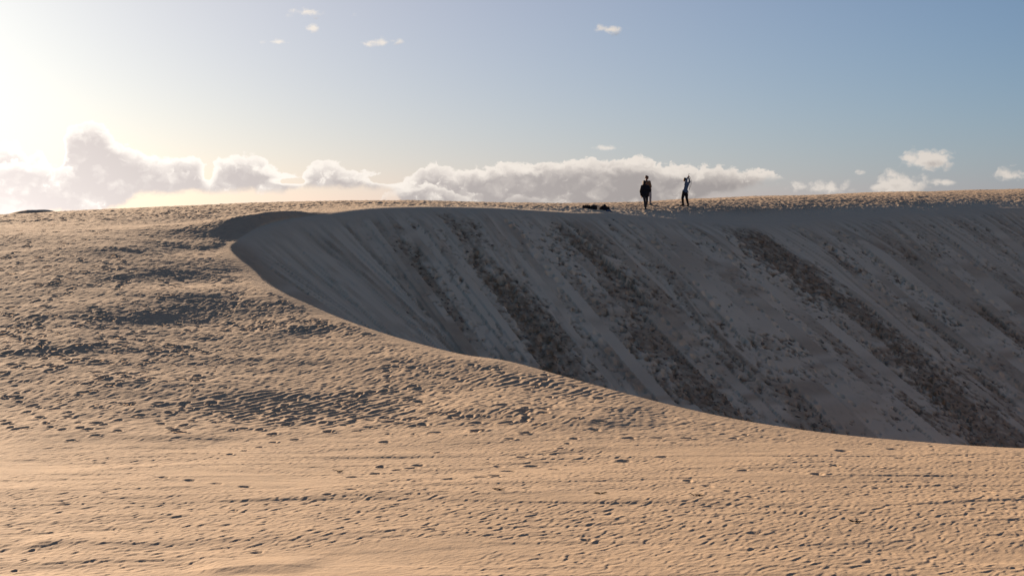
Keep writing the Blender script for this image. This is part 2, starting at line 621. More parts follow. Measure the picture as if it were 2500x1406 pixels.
R = arr(ramp(0.8, 14.5, 0.5, 0.3), ramp(14.5, 30.5, 0.040, 0.048), ramp(30.5, 68, 0.05, 0.095), ramp(68, 106, 0.10, 0.13),
        ramp(106, 134, 0.16, 0.4), 134 * (9000 / 134) ** np.linspace(0, 1, 46))
fine = np.radians(np.linspace(-20.9, 20.9, 955))
side = np.radians(np.concatenate([np.linspace(0.12, 1.2, 8) * 1.0, np.linspace(1.6, 9, 16), np.linspace(11, 40, 14), np.linspace(46, 159.1, 20)]))
AZ = np.unique(np.concatenate([fine, fine[-1] + side, fine[0] - side]))
AZ = AZ[:-1]                                     # the last one closes the circle
NR, NA = len(R), len(AZ)
rr, aa = np.meshgrid(R, AZ, indexing='ij')
gx = (rr * np.sin(aa)).ravel()
gy = (rr * np.cos(aa)).ravel()
gr = rr.ravel()
BC = [np.full(gx.shape, v, np.float32) for v in (-60.0, 60.0, 0.0, 60.0, 0.0)]
_m = np.nonzero((gy > 22) & (gr < 170) & (gx > -30))[0]
for q, v in zip(BC, chunked(brink_coords, gx[_m], gy[_m])):
    q[_m] = v
gd, gdf, gs, gdn, gsn = BC
gzo = np.zeros(gx.shape, np.float32)
_m = np.nonzero(gd < 0.01)[0]
gzo[_m] = chunked(z_out, gx[_m], gy[_m])
gz = z_base(gx, gy, BC, gzo).astype(np.float32)
damp = np.zeros(gx.shape, np.float32)

# ---- detail on open sand
wdir = np.array([math.sin(SUN_AZ), math.cos(SUN_AZ)])
out_m = np.nonzero((gd < 0.4) & (gr < 140) & (gr > 2) & (np.abs(aa.ravel()) < 0.55))[0]
x, y, r = gx[out_m], gy[out_m], gr[out_m]
edge = sstep(-gd[out_m], -0.2, 1.2)
relief = 0.055 * fbm(x * 0.11, y * 0.16, 5, 2) + 0.016 * fbm(x * 0.45, y * 0.8, 9, 3)
near = sstep(-r, -34, -27)                       # wind-scoured flat in front
slope_zone = sstep(r, 27, 34)
top_zone = sstep(r, 66, 80)

# ripples: steep little lee steps, broken along the crest
def ripples(x, y, lam, ang, seed, sharp=0.22, breakup=1.0):
    c, s_ = math.cos(ang), math.sin(ang)
    u = x * c + y * s_                            # across the crests, pointing down-sun
    v = -x * s_ + y * c
    wv = 0.55 * perlin(u / lam / 5.0, v / lam / 3.5, seed) + 0.32 * perlin(u / lam / 1.6, v / lam / 1.5, seed + 1)
    ph = u / lam + wv * 1.5
    f = ph - np.floor(ph)
    h = np.where(f < 1 - sharp, f / (1 - sharp), (1 - f) / sharp)
    br = sstep(perlin(u / lam / 1.2 + 7.3, v / lam / 1.3, seed + 2), -0.25 * breakup - 0.15, 0.45)
    return (h - 0.5) * br


def regular(x, y, lam, ang, seed):
    """an even train of ripples with a few forks"""
    c, s_ = math.cos(ang), math.sin(ang)
    u = x * c + y * s_
    v = -x * s_ + y * c
    ph = u / lam + 0.9 * perlin(u / lam / 9.0, v / lam / 5.0, seed) + 0.25 * perlin(u / lam / 2.5, v / lam / 2.0, seed + 1)
    f = ph - np.floor(ph)
    h = np.where(f < 0.62, f / 0.62, (1 - f) / 0.38)
    h = h * h * (3 - 2 * h)
    return (h - 0.5) * (0.15 + 0.85 * sstep(perlin(u / lam / 1.6, v / lam / 1.1, seed + 2), -0.35, 0.25))


RA = math.radians(-42.0)                          # ripples march towards the lower right
patch = sstep(fbm(x * 0.16, y * 0.22, 31, 3), -0.30, 0.35)
rip = near * (0.5 + 0.5 * patch) * 0.014 * ripples(x, y, 0.19, RA, 41, 0.2, 0.2)
rip += near * 0.009 * ripples(x, y, 0.125, RA + 0.2, 51, 0.25) * sstep(r, 14, 20)
patch2 = sstep(fbm(x * 0.13 + 3, y * 0.17, 36, 3), -0.05, 0.45)
rip += slope_zone * (1 - 0.6 * top_zone) * patch2 * 0.015 * ripples(x, y, 0.30, RA, 61, 0.3)
rip += slope_zone * 0.016 * ripples(x, y, 0.20, RA + 0.15, 71, 0.3)
# the ripple field below the second drift
qx, qy = ray_ground(745, 995)
field = np.exp(-(((x - qx) / 2.6) ** 2 + ((y - qy) / 2.0) ** 2) ** 2)
rip += field * 0.040 * regular(x, y, 0.25, RA + 0.12, 81)
for (fx, fy, sx, sy, k) in ((1330, 930, 1.8, 0.9, 0.05), (565, 592, 1.2, 1.6, 0.045), (750, 527, 1.3, 1.2, 0.05), (560, 690, 1.6, 1.3, 0.035),
                            (1480, 958, 1.5, 0.6, 0.05), (700, 812, 2.0, 1.2, 0.03)):
    ax, ay = ray_ground(fx, fy)
    rip += np.exp(-(((x - ax) / sx) ** 2 + ((y - ay) / sy) ** 2) ** 2) * 0.75 * k * regular(x, y, 0.25, RA + 0.05, 91)
# trampled and wind-cut crust on the top
crust = top_zone * (0.016 * fbm(x * 1.6, y * 0.8, 101, 2, 0.6) + 0.020 * fbm(x * 4.6, y * 1.7, 105, 2, 0.6) + 0.018 * np.abs(fbm(x * 6.5, y * 2.6, 111, 2)))
crust += slope_zone * (1 - top_zone) * (0.008 * fbm(x * 1.9, y * 1.3, 121, 2) + 0.008 * fbm(x * 5.0, y * 2.6, 125, 2))
# scour marks: long low steps across the flat
streak = near * 0.010 * sstep(perlin(x * 0.12 + y * 0.05, y * 0.9 - x * 0.12, 131), 0.05, 0.14)
streak += near * 0.007 * sstep(perlin(x * 0.25 + y * 0.1, y * 1.8 - x * 0.25, 133), 0.12, 0.18)
smooth_patch = sstep(fbm(x * 0.16 + 11, y * 0.30, 141, 2), 0.28, 0.6) * near
gz[out_m] += (edge * (relief + crust + streak * (1 - 0.5 * smooth_patch)) + (0.25 + 0.75 * edge) * rip * (1 - 0.75 * smooth_patch)).astype(np.float32)

# ---- detail on the slip face
in_m = np.nonzero((gd > 0) & (gr < 140) & (np.abs(aa.ravel()) < 0.6))[0]
s, d = gs[in_m], gdf[in_m]
fx_, fy_ = gx[in_m], gy[in_m]
on = sstep(d, 0.2, 2.5) * sstep(gdn[in_m], 0.3, 2.5)
far = sstep(s, NOSE + 6, NOSE + 26)
sw = s + 0.85 * perlin(s * 0.12, d * 0.11, 201) + 0.28 * perlin(s * 0.45, d * 0.30, 202)
lobes = 0.26 * fbm(sw * 0.22, d * 0.05, 211, 2) * (0.3 + 0.7 * far)
groove = 0.07 * fbm(sw * 1.3, d * 0.10, 221, 3, 0.6)
fine_g = 0.030 * fbm(sw * 3.6, d * 0.16, 231, 2, 0.7) + 0.016 * perlin(sw * 8.5, d * 0.30, 235)
BANDS = [(1055, 1.10, 1.0, 0.0, 40, 0.04), (1290, 0.95, 0.95, 1.0, 40, 0.055), (1450, 0.35, 0.7, 5.0, 26, 0.03), (1745, 1.90, 1.0, 0.3, 40, 0.075), (890, 0.26, 0.8, 2.5, 12, 0.01),
         (2060, 0.26, 0.9, 4.0, 40, 0.012), (2215, 0.34, 0.9, 6.0, 22, 0.015), (1380, 0.16, 0.7, 7, 19, 0.015), (1170, 0.14, 0.7, 4, 15, 0.012),
         (1615, 0.20, 0.85, 11, 40, 0.018), (955, 0.16, 0.8, 3, 16, 0.01), (740, 0.13, 0.8, 7, 11, 0.0), (2400, 0.2, 0.8, 3, 14, 0.01),
         (1110, 0.10, 0.7, 6, 18, 0.01), (1225, 0.10, 0.7, 2, 12, 0.01), (1520, 0.12, 0.7, 3, 14, 0.01), (1660, 0.10, 0.7, 4, 13, 0.01),
         (1880, 0.16, 0.75, 1, 18, 0.012), (1990, 0.10, 0.7, 6, 18, 0.01), (2140, 0.10, 0.7, 2, 12, 0.01), (840, 0.10, 0.7, 4, 10, 0.0)]
along = fbm(s * 0.35 + 2, d * 0.16, 243, 3, 0.6)
iso = fbm(fx_ * 2.6, fy_ * 2.6, 245, 3, 0.65)
swb = sw + 0.10 * iso
rag = fbm(sw * 0.9, d * 0.11, 241, 3, 0.6)
band = np.zeros(s.shape, np.float32)
for px, hw, k, d0, d1, widen in BANDS:
    c = s_of_far_px(px)
    q = 1.0 - np.abs(swb - c) / (hw + widen * d)
    q = q + 0.55 * rag + 0.45 * iso + 0.55 * along
    q = k * (0.75 + 0.4 * along) * sstep(q, 0.05, 0.65) * sstep(d + iso, d0, d0 + 2.0) * sstep(-d, -d1, -d1 + 2)
    band = np.maximum(band, q)
thin = sstep(fbm(swb * 2.0 + 4, d * 0.06, 251, 2, 0.6) + 0.40 * iso, 0.42, 0.80) * (0.25 + 0.75 * far) * 0.8
wet = np.clip(np.maximum(band, thin), 0, 1)
rough = sstep(rag + 0.8 * band, -0.1, 0.6) * (0.2 + 0.8 * far)        # trodden and slumped ground beside the bands
fleck = sstep(-fbm(fx_ * 2.9 + 0.8 * sw, fy_ * 2.9, 265, 2, 0.55), 0.28, 0.55) * np.clip(0.9 * rough + 0.35 * wet, 0, 1)
gz[in_m] += (on * (lobes + groove * (1 - 0.6 * wet) + fine_g - wet * 0.10 + 0.045 * wet * iso + 0.010 * rough * iso - 0.08 * fleck)).astype(np.float32)
damp[in_m] = on * np.clip(wet * (0.8 + 0.35 * iso) + 0.75 * fleck, 0, 1)  # damp bands, plus the sunken flecks coloured darker
# paler and darker threads where dry grains have run down the slope; flat offsets brighten the shaded face and shelf by colour
tone = np.zeros(gx.shape, np.float32)
_sh = (gd < 0) & (gd > -6)
tone[_sh] = 0.5 * sstep(gd[_sh], -4.5, -1.0) * sstep(gs[_sh], NOSE + 8, NOSE + 20) * (gdf[_sh] < gdn[_sh])  # shelf outside the brink paled so it looks better lit
tone[in_m] = on * (0.38 * fbm(sw * 2.6, d * 0.07, 281, 3, 0.75) + 0.22 * perlin(sw * 9.0, d * 0.16, 287) + 0.26 * fbm(sw * 0.5, d * 0.06, 285, 2)) + 0.50 * sstep(d, -0.5, 0.2) * sstep(gdn[in_m], 0.3, 2.5)  # last term pales the whole face to lift its brightness in shade


# ---- footprints pressed into the sand
def stamp(cx, cy, ang, la, lb, depth):
    r0 = math.hypot(cx, cy)
    a0 = math.atan2(cx, cy)
    ext = 2.4 * max(la, lb)
    i0, i1 = np.searchsorted(R, [r0 - ext, r0 + ext])
    j0, j1 = np.searchsorted(AZ, [a0 - ext / r0, a0 + ext / r0])
    if i1 - i0 < 2 or j1 - j0 < 2:
        return
    rows = R[i0:i1, None]
    cols = AZ[None, j0:j1]
    dx = rows * np.sin(cols) - cx
    dy = rows * np.cos(cols) - cy
    u = (dx * math.cos(ang) + dy * math.sin(ang)) / la
    v = (-dx * math.sin(ang) + dy * math.cos(ang)) / lb
    q = np.sqrt(u * u + v * v)
    dz = -depth * (1 - sstep(q, 0.55, 1.15)) + 0.24 * depth * np.exp(-((q - 1.45) / 0.36) ** 2)
    idx = (np.arange(i0, i1)[:, None] * NA + np.arange(j0, j1)[None, :])
    gz[idx] += dz.astype(np.float32)


prnd = random.Random(5)


def prints_box(n, x0, x1, y0, y1, size=(0.055, 0.17), depth=(0.05, 0.1)):
    k = tries = 0
    while k < n and tries < n * 6:
        tries += 1
        px, py = prnd.uniform(x0, x1), prnd.uniform(y0, y1)
        wx, wy = ray_cache(px, py)
        if wx is None:
            continue
        la = size[0] + (size[1] - size[0]) * prnd.random() ** 1.6
        dp = prnd.uniform(*depth) * min(1.0, la / 0.11)
        stamp(wx, wy, prnd.uniform(0, 3.14), la, la * prnd.uniform(0.5, 0.95), dp)
        k += 1
        if prnd.random() < 0.45:                  # the next step of the same walker
            a = prnd.uniform(0, 6.28)
            for q in range(prnd.randint(1, 3)):
                wx, wy = wx + 0.62 * math.cos(a), wy + 0.62 * math.sin(a)
                stamp(wx, wy, a + prnd.uniform(-0.3, 0.3), la * prnd.uniform(0.8, 1.1), la * 0.6, dp * prnd.uniform(0.6, 1.0))
                k += 1


# pixel -> ground lookup along the grid column that the pixel looks into
GZ = gz.reshape(NR, NA)
GD = gd.reshape(NR, NA)
I0 = int(np.searchsorted(R, 14.5))


def ray_cache(px, py):
    j = int(np.argmin(np.abs(AZ - math.atan((px - CX) / F))))
    Yc = R[I0:] * math.cos(AZ[j])
    k = np.nonzero(HY - GZ[I0:, j] / Yc * F <= py)[0]
    if not len(k) or GD[I0 + k[0], j] > -0.4 or Yc[k[0]] > 130:
        return None, None
    D = Yc[k[0]]
    return (px - CX) / F * D, D


def trail(p0, p1, step=0.72, depth=0.07, wob=0.6):
    a = np.array(ray_ground(*p0))
    b = np.array(ray_ground(*p1))
    L = np.linalg.norm(b - a)
    dirn = (b - a) / L
    nrm = np.array([-dirn[1], dirn[0]])
    n = int(L / step)
    for i in range(n):
        if prnd.random() < 0.25:
            continue
        c = a + dirn * (i * step + prnd.uniform(-0.2, 0.2)) + nrm * ((0.14 if i % 2 else -0.14) + wob * math.sin(i * 0.31) + prnd.gauss(0, 0.16) * (wob > 0.05))
        k = prnd.uniform(0.6, 1.1)
        stamp(c[0], c[1], math.atan2(dirn[1], dirn[0]) + prnd.uniform(-0.4, 0.4), 0.15 * k, 0.09 * k, depth * prnd.uniform(0.5, 1.1))


prints_box(110, 0, 330, 560, 700, depth=(0.05, 0.09))
prints_box(110, 0, 420, 690, 850, depth=(0.06, 0.10))
prints_box(90, 0, 480, 840, 960, depth=(0.05, 0.09))
prints_box(110, 0, 900, 960, 1060, depth=(0.03, 0.06), size=(0.08, 0.14))
prints_box(130, 420, 900, 730, 830, depth=(0.03, 0.06))
prints_box(110, 900, 1500, 880, 1060, depth=(0.03, 0.07))
prints_box(60, 300, 600, 560, 720, depth=(0.03, 0.07))
prints_box(170, 0, 620, 540, 1000, depth=(0.05, 0.10), size=(0.05, 0.11))
prints_box(90, 480, 880, 715, 810, depth=(0.03, 0.07), size=(0.06, 0.13))
prints_box(70, 0, 560, 520, 560, depth=(0.05, 0.1))
prints_box(60, 0, 2500, 1060, 1200, depth=(0.02, 0.045), size=(0.09, 0.15))
prints_box(10, 0, 2500, 1220, 1400, depth=(0.02, 0.03), size=(0.06, 0.11))
for q in (((20, 830), (330, 590)), ((60, 1010), (560, 880)), ((150, 620), (330, 700)), ((380, 870), (160, 980)), ((640, 1060), (1020, 930)), ((1000, 1062), (1560, 1045))):
    trail(*q)
trail((1890, 528), (2480, 501), 0.72, 0.06, 0.04)
trail((1890, 522), (2300, 505), 0.7, 0.04, 0.04)
for k in range(520):
    px = prnd.uniform(-20, 2520)
    top = np.interp(px, [p[0] for p in SKYLINE], [p[1] for p in SKYLINE])
    low = np.interp(px, [0, 500, 800, 1250, 1900, 2500], [545, 530, 502, 508, 518, 496])
    if low - top < 3:
        continue
    wx, wy = ray_cache(px, prnd.uniform(top + 2, low))
    if wx is not None:
        la = prnd.uniform(0.10, 0.22)
        stamp(wx, wy, prnd.uniform(0, 3.14), la, la * prnd.uniform(0.6, 0.95), prnd.uniform(0.03, 0.075))

def down_trail(px, d0, d1, seed):
    q = random.Random(seed)
    k = int(np.searchsorted(S_AT, s_of_far_px(px)))
    P, T = dense[k], dense[k + 1] - dense[k]
    T = T / np.linalg.norm(T)
    N = np.array([T[1], -T[0]])
    dd_ = d0
    while dd_ < d1:
        c = P + N * dd_ + T * (0.25 * math.sin(dd_ * 0.5 + seed) + q.uniform(-0.16, 0.16))
        la = q.uniform(0.10, 0.20)
        stamp(c[0], c[1], math.atan2(N[1], N[0]), la * 1.3, la, q.uniform(0.08, 0.16))
        dd_ += q.uniform(0.5, 1.0)


for i, (px, d0, d1) in enumerate(((1905, 1, 24), (1975, 2, 22), (2080, 3, 24), (2165, 4, 24), (2320, 5, 22), (1460, 2, 24), (1610, 1, 12), (1250, 4, 22),
                                  (1330, 3, 18), (1560, 8, 24), (2230, 2, 14), (1025, 5, 20), (1180, 2, 16), (1720, 10, 24), (2400, 3, 20), (1860, 6, 24))):
    down_trail(px, d0, d1, i)

verts = np.empty((NR * NA + 1, 3), np.float32)
verts[:-1, 0], verts[:-1, 1], verts[:-1, 2] = gx, gy, gz + EYE
verts[-1] = (0, 0, EYE - 1.65)


def ground_z(x, y):
    """height of the finished sand mesh under a point"""
    r0, a0 = math.hypot(x, y), math.atan2(x, y)
    i = int(np.clip(np.searchsorted(R, r0) - 1, 0, NR - 2))
    j = int(np.clip(np.searchsorted(AZ, a0) - 1, 0, NA - 2))
    tr = (r0 - R[i]) / (R[i + 1] - R[i])
    ta = (a0 - AZ[j]) / (AZ[j + 1] - AZ[j])
    g = gz.reshape(NR, NA)
    return float((g[i, j] * (1 - tr) + g[i + 1, j] * tr) * (1 - ta) + (g[i, j + 1] * (1 - tr) + g[i + 1, j + 1] * tr) * ta) + EYE


# vertex normals of the whole sheet, so that the two meshes join without a seam
G = verts[:-1].reshape(NR, NA, 3)
dr_ = np.gradient(G, axis=0)
da_ = np.roll(G, -1, axis=1) - np.roll(G, 1, axis=1)
nrm = np.cross(da_, dr_)
nrm /= np.linalg.norm(nrm, axis=2, keepdims=True) + 1e-12
nrm[nrm[..., 2] < 0] *= -1
nrm = np.vstack([nrm.reshape(-1, 3), [[0, 0, 1]]]).astype(np.float32)

ii, jj = np.meshgrid(np.arange(NR - 1), np.arange(NA), indexing='ij')
j2 = (jj + 1) % NA
quads = np.stack([ii * NA + jj, ii * NA + j2, (ii + 1) * NA + j2, (ii + 1) * NA + jj], -1).reshape(-1, 4)
face_d = gd[quads].mean(axis=1)
is_face = face_d > 0.15


def sheet(name, q, fan=False):
    used = np.unique(q)
    if fan:
        used = np.append(used, NR * NA)
    remap = np.full(NR * NA + 1, -1, np.int64)
    remap[used] = np.arange(len(used))
    me = bpy.data.meshes.new(name)
    loops = remap[q].reshape(-1)
    nq = len(q)
    starts = np.arange(nq) * 4
    if fan:
        j = np.arange(NA)
        tri = np.stack([np.full(NA, NR * NA), (j + 1) % NA, j], -1)
        loops = np.concatenate([loops, remap[tri].reshape(-1)])
        starts = np.concatenate([starts, nq * 4 + j * 3])
    me.vertices.add(len(used))
    me.vertices.foreach_set('co', verts[used].reshape(-1))
    me.loops.add(len(loops))
    me.loops.foreach_set('vertex_index', loops.astype(np.int32))
    me.polygons.add(len(starts))
    me.polygons.foreach_set('loop_start', starts.astype(np.int32))
    me.update(calc_edges=True)
    me.polygons.foreach_set('use_smooth', np.ones(len(starts), bool))
    at = me.attributes.new('damp', 'FLOAT', 'POINT')
    at.data.foreach_set('value', np.append(damp, 0.0).astype(np.float32)[used])
    at = me.attributes.new('tone', 'FLOAT', 'POINT')
    at.data.foreach_set('value', np.append(tone, 0.0).astype(np.float32)[used])
    me.normals_split_custom_set_from_vertices(nrm[used])
    o = bpy.data.objects.new(name, me)
    return o


# ------------------------------------------------------------------ sand material
def sand_material():
    m = bpy.data.materials.new("sand")
    m.use_nodes = True
    t = NT(m.node_tree)
    bsdf = m.node_tree.nodes['Principled BSDF']
    co = t.node('ShaderNodeTexCoord').outputs['Object']
    at = t.node('ShaderNodeAttribute', attribute_name='damp').outputs['Fac']
    big = t.noise(co, 0.35, 3, 0.6)
    mid = t.noise(co, 3.0, 4, 0.65)
    grain = t.noise(co, 60.0, 2, 0.6)
    dry = t.mix(big, (0.485, 0.358, 0.234), (0.555, 0.412, 0.272))
    dry = t.mix(t.step(mid, 0.35, 0.75), dry, (0.43, 0.325, 0.225))
    dry = t.mix(t.math('MULTIPLY', grain, 0.35), dry, (0.35, 0.26, 0.18))
    tn = t.node('ShaderNodeAttribute', attribute_name='tone').outputs['Fac']
    dry = t.mix(t.step(tn, 0.0, 0.85), dry, (0.69, 0.555, 0.39))  # pale threads, and extra brightness for the shaded face and shelf
    dry = t.mix(t.math('MULTIPLY', t.step(tn, 0.05, -0.6), 0.7), dry, (0.33, 0.26, 0.19))
    wetc = t.mix(t.step(mid, 0.3, 0.7), (0.155, 0.099, 0.054), (0.262, 0.176, 0.103))
    f = t.math('MULTIPLY', at, t.math('MULTIPLY_ADD', t.step(t.noise(co, 2.6, 4, 0.7), 0.30, 0.62), 0.45, 0.6), clamp=True)
    t.put(bsdf.inputs['Base Color'], t.mix(f, dry, wetc))
    bsdf.inputs['Roughness'].default_value = 0.95
    bsdf.inputs['Specular IOR Level'].default_value = 0.15
    mp = t.node('ShaderNodeMapping', vector_type='TEXTURE')
    t.put(mp.inputs['Vector'], co)
    mp.inputs['Rotation'].default_value = (0, 0, math.radians(-42))
    mp.inputs['Scale'].default_value = (0.085, 0.26, 0.3)
    rp = t.noise(mp.outputs[0], 1.0, 3, 0.55, dist=0.3)
    h = t.math('ADD', t.math('MULTIPLY', t.noise(co, 11.0, 4, 0.6), 0.009), t.math('MULTIPLY', grain, 0.004))
    h = t.math('MULTIPLY_ADD', rp, 0.015, h)
    b = t.node('ShaderNodeBump')
    b.inputs['Strength'].default_value = 0.55
    b.inputs['Distance'].default_value = 1.0
    t.put(b.inputs['Height'], h)
    t.put(bsdf.inputs['Normal'], b.outputs[0])
    return m


SAND = sand_material()
dune = sheet('sand_dune', quads[~is_face], fan=True)
slip = sheet('slip_face', quads[is_face])
for o in (dune, slip):
    o.data.materials.append(SAND)
link(dune)
link(slip, dune)
dune['kind'] = 'structure'
dune['label'] = 'sunlit rippled sand dune with footprints sweeping round the shaded hollow'
dune['category'] = 'dune'
slip['label'] = 'steep shaded slip face streaked with dark damp sand'

# ------------------------------------------------------------------ a farther dune on the left skyline
def far_dune():
    D0 = 400.0
    cx = (60 - CX) / F * D0
    base = -9.5
    nx, ny = 120, 70
    xs = np.linspace(-70, 70, nx)
    ys = np.linspace(-45, 60, ny)
    X, Y = np.meshgrid(xs, ys, indexing='ij')
    crest = 13.2 * np.exp(-((X - 2) / 26.0) ** 2) * (1 + 0.05 * perlin(X * 0.06, Y * 0, 301))
    yc = 0.10 * X + 2.0 * perlin(X * 0.03, Y * 0 + 0.5, 302)
    dy = Y - yc
    prof_ = np.where(dy < 0, np.clip(1 + dy / 24.0, 0, 1), np.clip(1 - dy / 55.0, 0, 1) ** 1.3)
    Z = base + crest * prof_ + 0.2 * fbm(X * 0.12, Y * 0.12, 303, 3)
    V = np.stack([X + cx, Y + D0, Z + EYE], -1).reshape(-1, 3)
    Fc = [(i * ny + j, (i + 1) * ny + j, (i + 1) * ny + j + 1, i * ny + j + 1) for i in range(nx - 1) for j in range(ny - 1)]
    me = bpy.data.meshes.new('far_dune')
    me.from_pydata(V.tolist(), [], Fc)
    me.polygons.foreach_set('use_smooth', np.ones(len(Fc), bool))
    me.materials.append(SAND)
    o = link(bpy.data.objects.new('far_dune', me))
    o['kind'] = 'structure'
    o['label'] = 'dark distant dune just showing above the left skyline'
    o['category'] = 'dune'


far_dune()


# ------------------------------------------------------------------ plain materials
def material(name, color, rough=0.85, var=0.25, scale=14.0, bump=0.0, spec=0.25):
    m = bpy.data.materials.new(name)
    m.use_nodes = True
    t = NT(m.node_tree)
    bsdf = m.node_tree.nodes['Principled BSDF']
    co = t.node('ShaderNodeTexCoord').outputs['Object']
    n = t.noise(co, scale, 4, 0.6)
    dark = tuple(c * (1 - var) for c in color)
    light = tuple(min(1, c * (1 + var)) for c in color)
    t.put(bsdf.inputs['Base Color'], t.mix(t.step(n, 0.3, 0.7), dark, light))
    bsdf.inputs['Roughness'].default_value = rough
    bsdf.inputs['Specular IOR Level'].default_value = spec
    if bump:
        b = t.node('ShaderNodeBump')
        b.inputs['Strength'].default_value = 0.6
        b.inputs['Distance'].default_value = bump
        t.put(b.inputs['Height'], n)
        t.put(bsdf.inputs['Normal'], b.outputs[0])
    return m


SKIN = material('skin', (0.36, 0.20, 0.13), 0.6, 0.08, 30)
SKIN_DARK = material('tanned_skin', (0.19, 0.10, 0.065), 0.6, 0.08, 30)
HAIR = material('dark_hair', (0.02, 0.014, 0.01), 0.55, 0.4, 60)
HAIR_BROWN = material('cropped_hair', (0.06, 0.032, 0.02), 0.6, 0.4, 60)
BLACK = material('black_cloth', (0.012, 0.012, 0.015), 0.9, 0.3, 18, 0.012)
DENIM = material('dark_denim', (0.035, 0.034, 0.040), 0.9, 0.3, 40, 0.002)
GREY = material('grey_cloth', (0.30, 0.28, 0.28), 0.9, 0.12, 25, 0.004)
TAN = material('tan_cloth', (0.17, 0.098, 0.058), 0.9, 0.15, 25, 0.004)
BLUE = material('pale_blue_cloth', (0.085, 0.13, 0.20), 0.9, 0.12, 22, 0.006)
NAVY = material('navy_cloth', (0.03, 0.05, 0.16), 0.9, 0.15, 22, 0.004)
SHOE = material('dark_shoe', (0.02, 0.017, 0.015), 0.6, 0.3, 20)
SOLE = material('shoe_sole', (0.25, 0.21, 0.17), 0.8, 0.2, 20)
CORD = material('cord', (0.03, 0.03, 0.035), 0.7, 0.2, 40)
WHITE = material('white_tag', (0.75, 0.75, 0.73), 0.7, 0.05, 20)


# ------------------------------------------------------------------ bodies: one remeshed surface from tapered limbs
def capsule_bm(bm, p0, p1, r0, r1, seg=14):
    p0, p1 = Vector(p0), Vector(p1)
    ax = p1 - p0
    L = ax.length
    q = Vector((0, 0, 1)).rotation_difference(ax) if L > 1e-6 else Matrix.Identity(3).to_quaternion()
    rings = []
    for k in range(1, 5):
        a = -math.pi / 2 + k * math.pi / 10
        rings.append((r0 * math.sin(a), r0 * math.cos(a)))
    rings.append((0.0, r0))
    rings.append((L, r1))
    for k in range(1, 5):
        a = k * math.pi / 10
        rings.append((L + r1 * math.sin(a), r1 * math.cos(a)))
    low = bm.verts.new(p0 + q @ Vector((0, 0, -r0)))
    high = bm.verts.new(p0 + q @ Vector((0, 0, L + r1)))
    loops = []
    for z, r in rings:
        loops.append([bm.verts.new(p0 + q @ Vector((r * math.cos(2 * math.pi * i / seg), r * math.sin(2 * math.pi * i / seg), z))) for i in range(seg)])
    for i in range(seg):
        j = (i + 1) % seg
        bm.faces.new((low, loops[0][j], loops[0][i]))
        bm.faces.new((high, loops[-1][i], loops[-1][j]))
        for a, b in zip(loops, loops[1:]):
            bm.faces.new((a[i], a[j], b[j], b[i]))


def grown(name, caps, mat, voxel, parent, smooth=4):
    bm = bmesh.new()
    for c in caps:
        capsule_bm(bm, *c)
    me = bpy.data.meshes.new(name)
    bm.to_mesh(me)
    bm.free()
    tmp = bpy.data.objects.new('tmp', me)
    scene.collection.objects.link(tmp)
    r = tmp.modifiers.new('r', 'REMESH')
    r.mode = 'VOXEL'
    r.voxel_size = voxel
    sm = tmp.modifiers.new('s', 'SMOOTH')
    sm.iterations = smooth
    sm.factor = 0.5
    ev = tmp.evaluated_get(bpy.context.evaluated_depsgraph_get())
    out = bpy.data.meshes.new_from_object(ev)
    bpy.data.objects.remove(tmp)
    bpy.data.meshes.remove(me)
    out.name = name
    out.polygons.foreach_set('use_smooth', np.ones(len(out.polygons), bool))
    out.materials.clear()
    out.materials.append(mat)
    return link(bpy.data.objects.new(name, out), parent)


def chain(pts):
    """[(point, radius), ...] -> capsules"""
    return [(a[0], b[0], a[1], b[1]) for a, b in zip(pts, pts[1:])]


def V3(*a):
    return Vector(a)


def hand(wrist, direction, palm_normal, curl=0.5, side=1):
    """palm and five unequal bent fingers; the thumb leaves the side of the palm"""
    d = Vector(direction).normalized()
    n = Vector(palm_normal)
    n = (n - d * n.dot(d)).normalized()
    b = d.cross(n) * side
    w = Vector(wrist)
    caps = []
    for k in (-0.026, -0.009, 0.009, 0.026):
        caps.append((w + b * k * 0.6, w + d * 0.085 + b * k, 0.016, 0.013))
    for k, L in zip((-0.030, -0.010, 0.010, 0.030), (0.060, 0.078, 0.084, 0.074)):
        p = w + d * 0.088 + b * k
        ang = 0.0
        for f, seg in ((0.42, 0.7), (0.32, 1.0), (0.26, 0.8)):
            ang += curl * seg
            q = p + (d * math.cos(ang) + n * math.sin(ang)) * L * f
            caps.append((p, q, 0.0095, 0.0085))
            p = q
    p = w + d * 0.025 + b * 0.026
    for f, ang in ((0.042, 0.75), (0.034, 0.5)):
        q = p + (d * math.cos(ang) + b * math.sin(ang) + n * 0.4 * curl).normalized() * f
        caps.append((p, q, 0.0125, 0.010))
        p = q
    return caps


def head(c, look, up, r=0.098):
    """skull, jaw, nose, brow and ears; c is the centre of the skull"""
    c = Vector(c)
    f = Vector(look).normalized()
    u = Vector(up)
    u = (u - f * u.dot(f)).normalized()
    s = f.cross(u)
    caps = [(c + u * 0.02 - f * 0.02, c + u * 0.012 + f * 0.022, r * 0.95, r * 0.86),
            (c - u * 0.02 + f * 0.02, c - u * 0.088 + f * 0.050, 0.070, 0.040),
            (c - u * 0.005 + f * 0.092, c - u * 0.040 + f * 0.108, 0.011, 0.017),
            (c + u * 0.018 + f * 0.084 - s * 0.035, c + u * 0.018 + f * 0.084 + s * 0.035, 0.013, 0.013),
            (c - u * 0.066 + f * 0.082 - s * 0.016, c - u * 0.066 + f * 0.082 + s * 0.016, 0.011, 0.011)]
    for k in (-1, 1):
        caps.append((c + s * k * 0.090 + u * 0.015 - f * 0.005, c + s * k * 0.088 - u * 0.028 + f * 0.004, 0.016, 0.012))
    return caps, f, u, s


